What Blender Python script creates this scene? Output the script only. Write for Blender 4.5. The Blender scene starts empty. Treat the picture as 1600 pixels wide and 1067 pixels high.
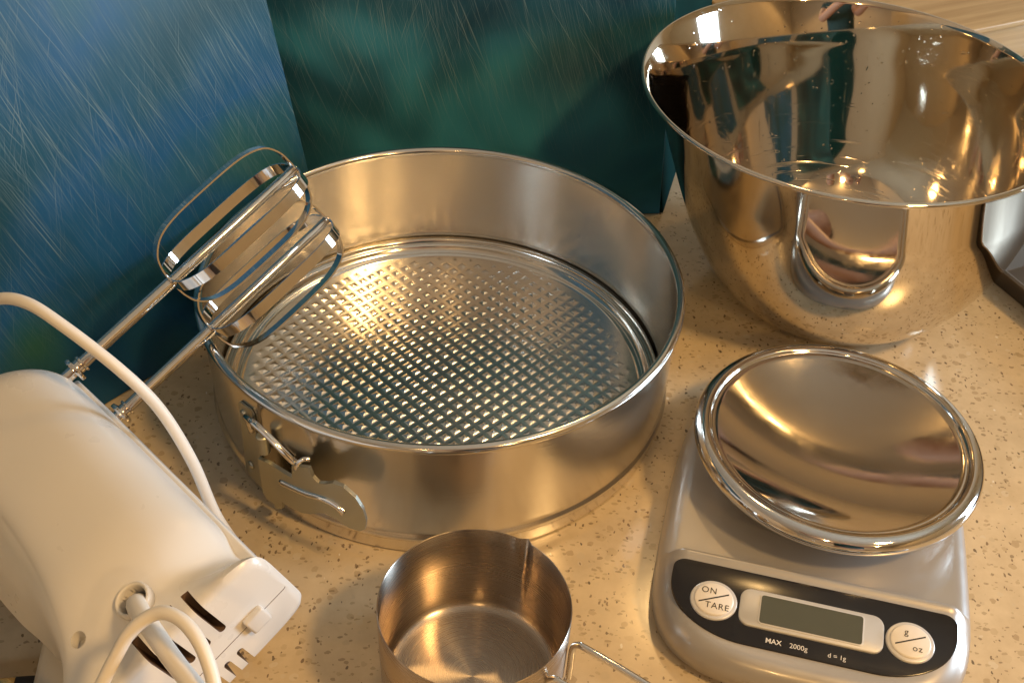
import bpy, bmesh, math, random
import numpy as np
from mathutils import Vector, Matrix

random.seed(7)
rng = np.random.default_rng(7)
SC = bpy.context.scene
COL = SC.collection
PI = math.pi

# ------------------------------------------------------------------ camera
H = 0.4575
CR = (0.998593, 0.034611, 0.040182)
CU = (-0.053033, 0.651709, 0.756613)
CF = (0.0, 0.757679, -0.652628)
cam_d = bpy.data.cameras.new("camera")
cam = bpy.data.objects.new("camera", cam_d)
COL.objects.link(cam)
m = Matrix.Identity(4)
for i in range(3):
    m[i][0], m[i][1], m[i][2] = CR[i], CU[i], -CF[i]
m[2][3] = H
cam.matrix_world = m
cam_d.sensor_fit = 'HORIZONTAL'
cam_d.sensor_width = 36.0
cam_d.lens = 36.0 * 1840 / 1600
cam_d.clip_start = 0.01
cam_d.clip_end = 50
SC.camera = cam

# ------------------------------------------------------------------ world
W = bpy.data.worlds.new("World")
SC.world = W
W.use_nodes = True
W.node_tree.nodes["Background"].inputs[0].default_value = (0.40, 0.30, 0.20, 1)
W.node_tree.nodes["Background"].inputs[1].default_value = 0.25
SC.view_settings.view_transform = 'Standard'
SC.view_settings.look = 'None'
SC.view_settings.exposure = 0.0
SC.view_settings.gamma = 1.0


def look_at(o, target):
    d = Vector(target) - o.location
    o.rotation_euler = d.to_track_quat('-Z', 'Y').to_euler()


def area(name, loc, target, sx, sy, power, col):
    d = bpy.data.lights.new(name, 'AREA')
    d.shape = 'RECTANGLE'
    d.size, d.size_y = sx, sy
    d.energy = power
    d.color = col
    o = bpy.data.objects.new(name, d)
    COL.objects.link(o)
    o.location = loc
    look_at(o, target)
    return o


def spot(name, loc, target, power, col, r=0.03, ang=75, blend=0.6):
    d = bpy.data.lights.new(name, 'SPOT')
    d.energy = power
    d.color = col
    d.shadow_soft_size = r
    d.spot_size = math.radians(ang)
    d.spot_blend = blend
    o = bpy.data.objects.new(name, d)
    COL.objects.link(o)
    o.location = loc
    look_at(o, target)
    return o


WARM = (1.0, 0.60, 0.225)
spot("halogen_and_fill_lamp", (0.86, -0.17, 1.45), (-0.06, 0.36, 0), 66, WARM, 0.10, 62, 1.0)
spot("halogen_and_fill_lamp", (-0.10, -1.55, 1.44), (0.0, -0.6, 0), 24, WARM, 0.05, 172, 0.3)  # fill spot added behind the camera to brighten the room
spot("halogen_and_fill_lamp", (1.20, -1.50, 1.44), (0.8, -0.6, 0), 24, WARM, 0.05, 172, 0.3)  # second added fill, washes the wall behind the camera
spot("under_cabinet_lamp", (0.22, 0.98, 1.02), (0.0, 0.48, 0.03), 4.0, WARM, 0.03, 150, 0.5)
area("window_daylight", (1.66, 0.62, 0.40), (0.0, 0.42, 0.08), 0.36, 0.60, 26, (0.62, 0.81, 1.0))

# ------------------------------------------------------------------ material helpers


class NT:
    def __init__(self, name):
        self.m = bpy.data.materials.new(name)
        self.m.use_nodes = True
        self.t = self.m.node_tree
        self.b = self.t.nodes["Principled BSDF"]

    def n(self, typ, **kw):
        nd = self.t.nodes.new(typ)
        for k, v in kw.items():
            if k == 'inp':
                for kk, vv in v.items():
                    nd.inputs[kk].default_value = vv
            else:
                setattr(nd, k, v)
        return nd

    def l(self, a, b):
        self.t.links.new(a, b)

    def set(self, **kw):
        for k, v in kw.items():
            self.b.inputs[k.replace('_', ' ')].default_value = v
        return self

    def coords(self, kind='Object', scale=(1, 1, 1), rot=(0, 0, 0), vt='POINT'):
        c = self.n('ShaderNodeTexCoord')
        mp = self.n('ShaderNodeMapping', vector_type=vt)
        mp.inputs['Scale'].default_value = scale
        mp.inputs['Rotation'].default_value = rot
        self.l(c.outputs[kind], mp.inputs['Vector'])
        return mp.outputs['Vector']

    def noise(self, vec, scale, detail=2, rough=0.5, dist=0.0):
        nd = self.n('ShaderNodeTexNoise')
        nd.inputs['Scale'].default_value = scale
        nd.inputs['Detail'].default_value = detail
        nd.inputs['Roughness'].default_value = rough
        nd.inputs['Distortion'].default_value = dist
        if vec is not None:
            self.l(vec, nd.inputs['Vector'])
        return nd.outputs['Fac']

    def ramp(self, fac, stops, interp='LINEAR'):
        r = self.n('ShaderNodeValToRGB')
        r.color_ramp.interpolation = interp
        e = r.color_ramp.elements
        while len(e) < len(stops):
            e.new(0.5)
        for i, (p, c) in enumerate(stops):
            e[i].position = p
            e[i].color = c if len(c) == 4 else (*c, 1)
        self.l(fac, r.inputs['Fac'])
        return r.outputs['Color']

    def math(self, op, a, b=None, clamp=False):
        nd = self.n('ShaderNodeMath', operation=op, use_clamp=clamp)
        for i, x in enumerate((a, b)):
            if x is None:
                continue
            if isinstance(x, (int, float)):
                nd.inputs[i].default_value = x
            else:
                self.l(x, nd.inputs[i])
        return nd.outputs[0]

    def mix(self, fac, a, b):
        nd = self.n('ShaderNodeMix', data_type='RGBA')
        for s, x in ((0, fac), (6, a), (7, b)):
            if isinstance(x, (int, float)):
                nd.inputs[s].default_value = x
            elif isinstance(x, tuple):
                nd.inputs[s].default_value = x if len(x) == 4 else (*x, 1)
            else:
                self.l(x, nd.inputs[s])
        return nd.outputs[2]

    def bump(self, h, strength, dist=0.001):
        nd = self.n('ShaderNodeBump')
        nd.inputs['Strength'].default_value = strength
        nd.inputs['Distance'].default_value = dist
        self.l(h, nd.inputs['Height'])
        self.l(nd.outputs['Normal'], self.b.inputs['Normal'])


def mat_simple(name, col, rough, metal=0.0, **kw):
    t = NT(name)
    t.set(Base_Color=(*col, 1), Roughness=rough, Metallic=metal)
    for k, v in kw.items():
        t.b.inputs[k.replace('_', ' ')].default_value = v
    return t


def smudged(name, col, r0, r1, scale=18, metal=1.0, bump=0.0, **kw):
    t = mat_simple(name, col, r0, metal, **kw)
    v = t.coords('Object')
    f = t.noise(v, scale, 4, 0.6)
    r = t.ramp(f, [(0.35, (r0, r0, r0)), (0.75, (r1, r1, r1))])
    t.l(r, t.b.inputs['Roughness'])
    if bump:
        t.bump(t.noise(v, scale * 1.4, 2), bump, 0.002)
    return t.m


CHROME = smudged("chrome", (0.82, 0.80, 0.77), 0.03, 0.09, 30)
CHROME_WIRE = smudged("chrome_wire", (0.80, 0.77, 0.72), 0.06, 0.14, 60)
DISH = smudged("dish_chrome", (0.72, 0.70, 0.67), 0.03, 0.13, 55, bump=0.006)
ZINC = smudged("zinc_plate", (0.46, 0.46, 0.39), 0.28, 0.42, 90, 0.85)
DARK_STEEL = smudged("dark_steel", (0.30, 0.27, 0.22), 0.25, 0.4, 40)
TRAY = smudged("tray_steel", (0.11, 0.088, 0.066), 0.4, 0.52, 25, 0.8)


def tin_mat(name, rough, base=(0.66, 0.64, 0.60), vert=True):
    t = mat_simple(name, base, rough, 1.0)
    v = t.coords('Object')
    f = t.noise(v, 22, 4, 0.6)
    r = t.ramp(f, [(0.3, (rough * .8,) * 3), (0.8, (rough * 1.25,) * 3)])
    t.l(r, t.b.inputs['Roughness'])
    g = t.coords('Object', (1, 1, 14) if vert else (1, 1, 1))
    t.bump(t.noise(g, 60, 3), 0.05, 0.001)
    t.b.inputs['Anisotropic'].default_value = 0.25
    tg = t.n('ShaderNodeTangent', direction_type='RADIAL', axis='Z')
    t.l(tg.outputs[0], t.b.inputs['Tangent'])
    t.b.inputs['Anisotropic Rotation'].default_value = 0.25
    return t.m


TIN_WALL = tin_mat("tinplate_wall", 0.22, (0.76, 0.73, 0.68))
TIN_FLOOR = tin_mat("tinplate_floor", 0.18, (0.78, 0.76, 0.73), False)
TIN_BEAD = smudged("tinplate_bead", (0.72, 0.70, 0.66), 0.10, 0.2, 40)


def brushed_cup():
    t = mat_simple("brushed_steel", (0.50, 0.43, 0.36), 0.26, 1.0)
    c = t.n('ShaderNodeTexCoord')
    sx = t.n('ShaderNodeSeparateXYZ')
    t.l(c.outputs['Object'], sx.inputs[0])
    rr = t.math('SQRT', t.math('ADD', t.math('MULTIPLY', sx.outputs[0], sx.outputs[0]),
                               t.math('MULTIPLY', sx.outputs[1], sx.outputs[1])))
    cb = t.n('ShaderNodeCombineXYZ')
    t.l(rr, cb.inputs[0])
    t.l(sx.outputs[2], cb.inputs[2])
    f = t.noise(cb.outputs[0], 2600, 2)
    r = t.ramp(f, [(0.3, (.25,) * 3), (0.7, (.31,) * 3)])
    t.l(r, t.b.inputs['Roughness'])
    t.bump(f, 0.012, 0.0003)
    t.b.inputs['Anisotropic'].default_value = 0.85
    tg = t.n('ShaderNodeTangent', direction_type='RADIAL', axis='Z')
    t.l(tg.outputs[0], t.b.inputs['Tangent'])
    t.b.inputs['Anisotropic Rotation'].default_value = 0.25
    return t.m


CUP = brushed_cup()


def bowl_mat(name, scratched):
    t = mat_simple(name, (0.68, 0.62, 0.53), 0.045, 1.0)
    v = t.coords('Object')
    if scratched:
        c = t.n('ShaderNodeTexCoord')
        sx = t.n('ShaderNodeSeparateXYZ')
        t.l(c.outputs['Object'], sx.inputs[0])
        rr = t.math('SQRT', t.math('ADD', t.math('MULTIPLY', sx.outputs[0], sx.outputs[0]),
                                   t.math('MULTIPLY', sx.outputs[1], sx.outputs[1])))
        an = t.math('ARCTAN2', sx.outputs[1], sx.outputs[0])
        cb = t.n('ShaderNodeCombineXYZ')
        t.l(t.math('MULTIPLY', rr, 420.0), cb.inputs[0])
        t.l(t.math('MULTIPLY', an, 2.2), cb.inputs[1])
        t.l(t.math('MULTIPLY', sx.outputs[2], 330.0), cb.inputs[2])
        s1 = t.ramp(t.noise(cb.outputs[0], 1.0, 2), [(0.60, (0, 0, 0)), (0.72, (1, 1, 1))])
        a2 = t.coords('Object', (1 / 26, 1 / 300, 1 / 300), (0.4, 0.3, 0.7), 'TEXTURE')
        s2 = t.ramp(t.noise(a2, 1.0, 1), [(0.72, (0, 0, 0)), (0.80, (1, 1, 1))])
        a3 = t.coords('Object', (1 / 300, 1 / 22, 1 / 260), (-0.3, 0.2, 0.3), 'TEXTURE')
        s3 = t.ramp(t.noise(a3, 1.0, 1), [(0.73, (0, 0, 0)), (0.80, (1, 1, 1))])
        s1 = t.math('MULTIPLY', s1, t.ramp(t.math('MULTIPLY', sx.outputs[2], 8.0), [(0.30, (1, 1, 1)), (0.75, (0, 0, 0))]))
        s = t.math('ADD', s1, t.math('ADD', s2, s3), True)
        t.bump(s, 0.16, 0.0005)
        r = t.math('ADD', t.math('MULTIPLY', s, 0.14), 0.05)
        t.l(r, t.b.inputs['Roughness'])
    else:
        f = t.noise(v, 30, 3)
        r = t.ramp(f, [(0.3, (.035,) * 3), (0.8, (.085,) * 3)])
        t.l(r, t.b.inputs['Roughness'])
    return t.m


BOWL_IN = bowl_mat("bowl_inside_steel", True)
BOWL_OUT = bowl_mat("bowl_outside_steel", False)
PLASTIC = smudged("white_plastic", (0.73, 0.71, 0.68), 0.26, 0.36, 25, 0.0)
CORD = smudged("white_cord", (0.80, 0.76, 0.70), 0.38, 0.5, 60, 0.0)
SLOT = mat_simple("slot_dark", (0.16, 0.10, 0.07), 0.6).m
SILVER = smudged("silver_paint", (0.42, 0.40, 0.38), 0.32, 0.42, 60, 0.4, Coat_Weight=0.5, Coat_Roughness=0.12)
BLACK = smudged("black_gloss", (0.012, 0.010, 0.010), 0.16, 0.24, 40, 0.0)
BUTTON = smudged("button_white", (0.80, 0.75, 0.68), 0.3, 0.4, 80, 0.0)
BTN_RING = smudged("button_ring", (0.62, 0.61, 0.60), 0.3, 0.4, 80, 0.2)
BEZEL = smudged("bezel_silver", (0.55, 0.54, 0.52), 0.36, 0.46, 80, 0.35)
LCD = smudged("screen_green_grey", (0.085, 0.088, 0.062), 0.12, 0.2, 60, 0.0)
INK = mat_simple("ink_black", (0.02, 0.018, 0.016), 0.5).m
INK_W = mat_simple("ink_white", (0.75, 0.73, 0.70), 0.5).m
BRASS = smudged("brass", (0.80, 0.58, 0.25), 0.2, 0.3, 60)
RUBBER = mat_simple("black_sleeve", (0.015, 0.014, 0.016), 0.45).m


def counter_mat():
    t = mat_simple("quartz", (0.6, 0.5, 0.36), 0.16)
    v = t.coords('Object')
    wob = t.n('ShaderNodeTexNoise')
    wob.inputs['Scale'].default_value = 320
    t.l(v, wob.inputs['Vector'])
    mixv = t.n('ShaderNodeVectorMath', operation='MULTIPLY_ADD')
    t.l(wob.outputs['Color'], mixv.inputs[0])
    mixv.inputs[1].default_value = (0.0022, 0.0022, 0.0022)
    t.l(v, mixv.inputs[2])
    vv = mixv.outputs[0]
    base = t.ramp(t.noise(v, 55, 5, 0.65), [(0.3, (0.545, 0.43, 0.275)), (0.7, (0.66, 0.535, 0.355))])

    def chips(scale, thr, edge, stretch=(1, 1, 1), rot=0.0):
        mp = t.n('ShaderNodeMapping')
        mp.inputs['Scale'].default_value = stretch
        mp.inputs['Rotation'].default_value = (0, 0, rot)
        t.l(vv, mp.inputs['Vector'])
        vo = t.n('ShaderNodeTexVoronoi', feature='F1')
        vo.inputs['Scale'].default_value = scale
        vo.inputs['Randomness'].default_value = 1.0
        t.l(mp.outputs[0], vo.inputs['Vector'])
        sp = t.n('ShaderNodeSeparateColor')
        t.l(vo.outputs['Color'], sp.inputs[0])
        # each cell: its own size, many empty
        size = t.math('MULTIPLY', t.math('SUBTRACT', sp.outputs[0], thr), edge / (1 - thr))
        mask = t.math('MULTIPLY', t.math('SUBTRACT', size, vo.outputs['Distance']), 26.0, True)
        return mask, sp.outputs[1]
    m1, c1 = chips(195, 0.42, 0.50)
    col1 = t.ramp(c1, [(0.0, (0.34, 0.24, 0.13)), (0.5, (0.46, 0.35, 0.21)), (1.0, (0.66, 0.57, 0.42))])
    m2, c2 = chips(330, 0.66, 0.55, (1, 1.7, 1), 0.7)
    col2 = t.ramp(c2, [(0.0, (0.16, 0.11, 0.06)), (0.45, (0.30, 0.22, 0.12)), (1.0, (0.46, 0.36, 0.22))])
    m3, c3 = chips(350, 0.84, 0.5, (1.8, 1, 1), 2.1)
    col3 = t.ramp(c3, [(0.0, (0.06, 0.04, 0.025)), (0.6, (0.16, 0.10, 0.055)), (0.95, (0.22, 0.15, 0.09)), (0.97, (0.80, 0.75, 0.66))])
    m4, c4 = chips(125, 0.62, 0.42, (1, 1.2, 1), 0.3)
    col4 = t.ramp(c4, [(0.0, (0.40, 0.29, 0.16)), (1.0, (0.60, 0.50, 0.34))])
    c = t.mix(t.math('MULTIPLY', m4, 0.35), base, col4)
    c = t.mix(t.math('MULTIPLY', m1, 0.6), c, col1)
    c = t.mix(t.math('MULTIPLY', m2, 0.62), c, col2)
    c = t.mix(t.math('MULTIPLY', m3, 0.8), c, col3)
    t.l(c, t.b.inputs['Base Color'])
    t.bump(t.noise(v, 140, 2), 0.015, 0.001)
    return t.m


COUNTER = counter_mat()


def panel_mat(name, stops, seed, rough=0.22, scr=1.0):
    """scratched painted sheet: blue-green paint with blurred reflections painted in as blotches, under a clear coat, scored by fine scratches.
    object coords: x along the sheet, y up the sheet (0 at its foot)"""
    t = mat_simple(name, (0.02, 0.08, 0.09), rough)
    v = t.coords('Object', (1, 1, 1))
    off = t.n('ShaderNodeVectorMath', operation='ADD')
    t.l(v, off.inputs[0])
    off.inputs[1].default_value = (seed, seed * 0.7, 0)
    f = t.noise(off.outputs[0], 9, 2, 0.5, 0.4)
    col = t.ramp(f, stops)  # noise blotches put blurred reflections into the base colour
    tot = None
    for i, (rot, sx, sy, thr, msc, w) in enumerate([
            (0.22, 1500, 11, 0.64, 7, 0.8), (-0.20, 1700, 16, 0.66, 9, 0.5), (0.40, 1300, 10, 0.65, 6, 0.9),
            (-0.48, 1600, 17, 0.68, 8, 0.5), (0.12, 2200, 20, 0.62, 11, 0.5), (0.30, 1900, 15, 0.63, 8, 0.8),
            (0.58, 1400, 13, 0.67, 7, 0.8), (-0.33, 1900, 22, 0.67, 9, 0.5), (0.25, 2600, 30, 0.58, 5, 0.45), (1.53, 900, 14, 0.75, 6, 0.8)]):
        mp = t.n('ShaderNodeMapping')
        mp.vector_type = 'TEXTURE'
        mp.inputs['Rotation'].default_value = (0, 0, rot)
        mp.inputs['Scale'].default_value = (1 / sx, 1 / sy, 1)
        t.l(off.outputs[0], mp.inputs['Vector'])
        n1 = t.noise(mp.outputs[0], 1.0, 1, 0.5, 0.6)
        line = t.ramp(n1, [(thr, (0, 0, 0)), (thr + 0.12, (1, 1, 1))])
        o2 = t.n('ShaderNodeVectorMath', operation='ADD')
        t.l(off.outputs[0], o2.inputs[0])
        o2.inputs[1].default_value = (i * 3.1, i * 1.7, 0)
        patch = t.ramp(t.noise(o2.outputs[0], msc, 2), [(0.42, (0, 0, 0)), (0.66, (1, 1, 1))])
        s = t.math('MULTIPLY', t.math('MULTIPLY', line, patch), w)
        tot = s if tot is None else t.math('ADD', tot, s)
    # scratches thin out towards the foot of the sheet
    sp = t.n('ShaderNodeSeparateXYZ')
    t.l(v, sp.inputs[0])
    tot = t.math('MULTIPLY', tot, t.ramp(t.math('MULTIPLY', sp.outputs[1], 4.0),
                                         [(0.12, (0.04,) * 3), (0.55, (1, 1, 1))]))
    tot = t.math('MULTIPLY', tot, scr, True)
    col2 = t.mix(t.math('MULTIPLY', tot, 0.5), col, (0.22, 0.30, 0.32))
    t.l(col2, t.b.inputs['Base Color'])
    t.l(t.math('ADD', t.math('MULTIPLY', tot, 0.25), rough), t.b.inputs['Roughness'])
    t.bump(tot, 0.10, 0.0003)
    t.b.inputs['Specular IOR Level'].default_value = 0.2
    return t.m


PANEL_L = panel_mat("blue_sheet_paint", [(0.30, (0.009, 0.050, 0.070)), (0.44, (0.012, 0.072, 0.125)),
                                         (0.57, (0.013, 0.085, 0.20)), (0.66, (0.020, 0.10, 0.12)), (0.74, (0.045, 0.15, 0.030))], 3.3, 0.34, 2.6)  # the green stop paints in a soft green reflection
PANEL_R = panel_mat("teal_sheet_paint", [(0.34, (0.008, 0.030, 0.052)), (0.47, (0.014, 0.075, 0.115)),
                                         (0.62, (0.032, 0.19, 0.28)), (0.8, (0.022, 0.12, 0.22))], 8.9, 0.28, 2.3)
PANEL_E = panel_mat("dark_green_sheet_paint", [(0.3, (0.003, 0.024, 0.024)), (0.7, (0.005, 0.036, 0.034))], 5.2, 0.7, 0.1)
PANEL_E.node_tree.nodes["Principled BSDF"].inputs["Specular IOR Level"].default_value = 0.03


def wood_mat():
    t = mat_simple("pine", (0.45, 0.30, 0.15), 0.35)
    v = t.coords('Object', (3, 70, 70))
    f = t.noise(v, 1.2, 4, 0.6, 0.6)
    c = t.ramp(f, [(0.3, (0.36, 0.23, 0.10)), (0.7, (0.56, 0.40, 0.21))])
    t.l(c, t.b.inputs['Base Color'])
    return t.m


WOOD = wood_mat()


def plaster(name, c0, c1):
    t = mat_simple(name, c0, 0.7)
    f = t.noise(t.coords('Object'), 3, 5, 0.6)
    t.l(t.ramp(f, [(0.3, c0), (0.7, c1)]), t.b.inputs['Base Color'])
    return t.m


# ------------------------------------------------------------------ mesh helpers


def tag(o, label=None, cat=None, group=None, kind=None):
    if label:
        o['label'] = label
    if cat:
        o['category'] = cat
    if group:
        o['group'] = group
    if kind:
        o['kind'] = kind
    return o


def empty(name, loc=(0, 0, 0), rotz=0.0, mat=None):
    o = bpy.data.objects.new(name, None)
    COL.objects.link(o)
    o.empty_display_size = 0.02
    if mat is not None:
        o.matrix_world = mat
    else:
        o.location = loc
        o.rotation_euler = (0, 0, rotz)
    return o


def obj(name, bm, mats, parent=None, smooth=True, sharp=None, mat=None):
    me = bpy.data.meshes.new(name)
    bmesh.ops.recalc_face_normals(bm, faces=bm.faces)
    if smooth:
        for f in bm.faces:
            f.smooth = True
        if sharp:
            for e in bm.edges:
                if len(e.link_faces) == 2 and e.calc_face_angle(0) > math.radians(sharp):
                    e.smooth = False
    bm.to_mesh(me)
    bm.free()
    o = bpy.data.objects.new(name, me)
    COL.objects.link(o)
    for x in (mats if isinstance(mats, (list, tuple)) else [mats]):
        me.materials.append(x)
    if parent:
        o.parent = parent
    if mat is not None:
        o.matrix_local = mat
    return o


def lathe(prof, seg=96, bm=None, centers=None, closed=False):
    """revolve (r, z) points about z; centers: function z -> (x, y) offset"""
    bm = bm or bmesh.new()
    rings = []
    for r, z in prof:
        cx, cy = centers(z) if centers else (0, 0)
        if r < 1e-6:
            rings.append([bm.verts.new((cx, cy, z))])
        else:
            rings.append([bm.verts.new((cx + r * math.cos(2 * PI * k / seg), cy + r * math.sin(2 * PI * k / seg), z))
                          for k in range(seg)])
    pairs = list(zip(rings, rings[1:]))
    if closed:
        pairs.append((rings[-1], rings[0]))
    for a, b in pairs:
        for k in range(seg):
            k2 = (k + 1) % seg
            if len(a) == 1 and len(b) == 1:
                continue
            if len(a) == 1:
                bm.faces.new((a[0], b[k], b[k2]))
            elif len(b) == 1:
                bm.faces.new((a[k], a[k2], b[0]))
            else:
                bm.faces.new((a[k], a[k2], b[k2], b[k]))
    return bm


def catmull(pts, n=10):
    P = [Vector(p) for p in pts]
    P = [P[0] * 2 - P[1]] + P + [P[-1] * 2 - P[-2]]
    out = []
    for i in range(1, len(P) - 2):
        for k in range(n):
            t = k / n
            a, b, c, d = P[i - 1:i + 3]
            out.append(0.5 * ((2 * b) + (c - a) * t + (2 * a - 5 * b + 4 * c - d) * t * t + (3 * b - a - 3 * c + d) * t ** 3))
    out.append(P[-2])
    return out


def sweep(path, section, bm=None, up=None, caps=True, scale=None):
    """carry a closed 2D section along a path; up: fixed normal hint or function(i)"""
    bm = bm or bmesh.new()
    path = [Vector(p) for p in path]
    rings = []
    nrm = None
    for i, p in enumerate(path):
        t = (path[min(i + 1, len(path) - 1)] - path[max(i - 1, 0)]).normalized()
        if callable(up):
            u = Vector(up(i))
        elif up is not None:
            u = Vector(up)
        else:
            if nrm is None:
                u = Vector((0, 0, 1)) if abs(t.z) < 0.9 else Vector((1, 0, 0))
            else:
                u = nrm
        u = (u - t * u.dot(t)).normalized()
        nrm = u
        v = t.cross(u)
        s = scale(i) if scale else 1.0
        rings.append([bm.verts.new(p + u * (a * s) + v * (b * s)) for a, b in section])
    n = len(section)
    for a, b in zip(rings, rings[1:]):
        for k in range(n):
            bm.faces.new((a[k], a[(k + 1) % n], b[(k + 1) % n], b[k]))
    if caps:
        bm.faces.new(rings[0][::-1])
        bm.faces.new(rings[-1])
    return bm


def circ(r, n=12):
    return [(r * math.cos(2 * PI * k / n), r * math.sin(2 * PI * k / n)) for k in range(n)]


def rrect(w, h, r, n=5):
    out = []
    for cx, cy, a0 in ((w / 2 - r, h / 2 - r, 0), (-w / 2 + r, h / 2 - r, 90), (-w / 2 + r, -h / 2 + r, 180), (w / 2 - r, -h / 2 + r, 270)):
        for k in range(n + 1):
            a = math.radians(a0 + 90 * k / n)
            out.append((cx + r * math.cos(a), cy + r * math.sin(a)))
    return out


def slab(outline, z0, z1, bev=0.0, bm=None, fn=None):
    """extrude a 2D outline from z0 to z1 with a chamfered top; fn maps (x, y, z) to a point"""
    bm = bm or bmesh.new()
    fn = fn or (lambda x, y, z: (x, y, z))
    cx = sum(p[0] for p in outline) / len(outline)
    cy = sum(p[1] for p in outline) / len(outline)

    def inset(d):
        n = len(outline)
        res = []
        for i in range(n):
            a, b, c = outline[i - 1], outline[i], outline[(i + 1) % n]
            e1 = Vector((b[0] - a[0], b[1] - a[1]))
            e2 = Vector((c[0] - b[0], c[1] - b[1]))
            nn = Vector((0, 0))
            for e in (e1, e2):
                if e.length > 1e-9:
                    nn += Vector((-e.y, e.x)).normalized()
            if nn.length > 1e-9:
                nn.normalize()
            if nn.dot(Vector((cx - b[0], cy - b[1]))) < 0 and d:
                pass
            res.append((b[0] + nn.x * d, b[1] + nn.y * d))
        return res
    rings = [(outline, z0), (outline, z1 - bev)]
    if bev:
        rings += [(inset(bev * 0.3), z1 - bev * 0.3), (inset(bev), z1)]
    vs = [[bm.verts.new(fn(x, y, z)) for x, y in ol] for ol, z in rings]
    n = len(outline)
    for a, b in zip(vs, vs[1:]):
        for k in range(n):
            bm.faces.new((a[k], a[(k + 1) % n], b[(k + 1) % n], b[k]))
    bm.faces.new(vs[0][::-1])
    bm.faces.new(vs[-1])
    return bm


def boxbm(x0, x1, y0, y1, z0, z1, bm=None, bev=0.0):
    bm = bm or bmesh.new()
    vs = [bm.verts.new((x, y, z)) for x in (x0, x1) for y in (y0, y1) for z in (z0, z1)]
    fs = [bm.faces.new([vs[i] for i in q]) for q in ((0, 1, 3, 2), (4, 6, 7, 5), (0, 4, 5, 1), (2, 3, 7, 6), (0, 2, 6, 4), (1, 5, 7, 3))]
    if bev:
        bmesh.ops.recalc_face_normals(bm, faces=fs)
        bmesh.ops.bevel(bm, geom=list({e for f in fs for e in f.edges}), offset=bev, segments=3, affect='EDGES', profile=0.5)
    return bm


def cut(o, cutters):
    """subtract closed cutter meshes (bmesh, material) and bake the result"""
    tmp = []
    for cb, mt in cutters:
        me = bpy.data.meshes.new("cut")
        bmesh.ops.recalc_face_normals(cb, faces=cb.faces)
        cb.to_mesh(me)
        cb.free()
        me.materials.append(mt)
        c = bpy.data.objects.new("cut", me)
        COL.objects.link(c)
        c.parent = o.parent
        md = o.modifiers.new("b", 'BOOLEAN')
        md.operation = 'DIFFERENCE'
        md.solver = 'EXACT'
        md.object = c
        md.material_mode = 'TRANSFER'
        tmp.append(c)
    bpy.context.view_layer.update()
    dg = bpy.context.evaluated_depsgraph_get()
    new = bpy.data.meshes.new_from_object(o.evaluated_get(dg), depsgraph=dg)
    o.modifiers.clear()
    o.data = new
    for c in tmp:
        bpy.data.objects.remove(c)


def text(s, size, x, y, fn, mt, parent, name="lettering", rot=0.0, shear=0.0, bold=0.0, thick=0.00012, spacing=1.0):
    """flat printed text laid on a surface: fn maps local (x, y, h) to a point of the parent"""
    cu = bpy.data.curves.new(name, 'FONT')
    cu.body = s
    cu.size = 1.0
    cu.align_x = 'CENTER'
    cu.align_y = 'CENTER'
    cu.offset = bold / size
    cu.space_character = spacing
    cu.resolution_u = 4
    tmp = bpy.data.objects.new(name, cu)
    COL.objects.link(tmp)
    bpy.context.view_layer.update()
    dg = bpy.context.evaluated_depsgraph_get()
    me = bpy.data.meshes.new_from_object(tmp.evaluated_get(dg), depsgraph=dg)
    bpy.data.objects.remove(tmp)
    c, si = math.cos(rot), math.sin(rot)
    for v in me.vertices:
        a, b = v.co.x * size, v.co.y * size
        v.co = fn(x + a * c - b * si, y + a * si + b * c, thick)
    me.materials.append(mt)
    o = bpy.data.objects.new(name, me)
    COL.objects.link(o)
    o.parent = parent
    return o


# ------------------------------------------------------------------ setting
cb = boxbm(-1.15, 1.55, -0.30, 1.60, -0.04, 0.0, bev=0.003)
tag(obj("countertop", cb, COUNTER, smooth=True, sharp=30), kind='structure')

BEIGE = plaster("beige_plaster", (0.66, 0.58, 0.46), (0.72, 0.64, 0.52))
CEIL = plaster("ceiling_paint", (0.78, 0.73, 0.64), (0.82, 0.77, 0.68))
FLOORM = plaster("floor_tile", (0.32, 0.25, 0.17), (0.40, 0.32, 0.22))
CABM = plaster("cabinet_front", (0.16, 0.10, 0.06), (0.22, 0.14, 0.08))


def wall(name, x0, x1, y0, y1, z0, z1, mt):
    return tag(obj(name, boxbm(x0, x1, y0, y1, z0, z1), mt, smooth=False), kind='structure')


wall("ceiling", -1.3, 2.0, -2.3, 1.75, 1.50, 1.56, CEIL)
wall("wall_left", -1.30, -1.20, -2.3, 1.75, -0.9, 1.50, BEIGE)
wall("wall_behind_counter", -1.20, 2.0, 1.65, 1.75, -0.9, 1.50, BEIGE)
wall("wall_behind_camera", -1.20, 2.0, -2.3, -2.2, -0.9, 1.50, BEIGE)
wall("wall_right", 2.0, 2.1, -2.3, 1.75, -0.9, 1.50, BEIGE)
wall("floor", -1.20, 2.0, -2.2, 1.65, -0.95, -0.9, FLOORM)

# wooden sill along the back right
th = math.radians(90 - 63.3)
sill = empty("window_sill", (0.3725, 0.909, 0.0), th)
tag(sill, "pale wooden window sill with a thin front edge behind the steel mixing bowl", "window sill")
obj("apron", boxbm(-0.19, 1.2, 0.004, 0.03, 0.0005, 0.034, bev=0.001), WOOD, sill, sharp=30)
obj("sill_board", boxbm(-0.19, 1.2, -0.002, 0.50, 0.0345, 0.0405, bev=0.0018), WOOD, sill, sharp=40)

# leaning scratched sheets
LEAN = math.radians(13)


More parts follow.
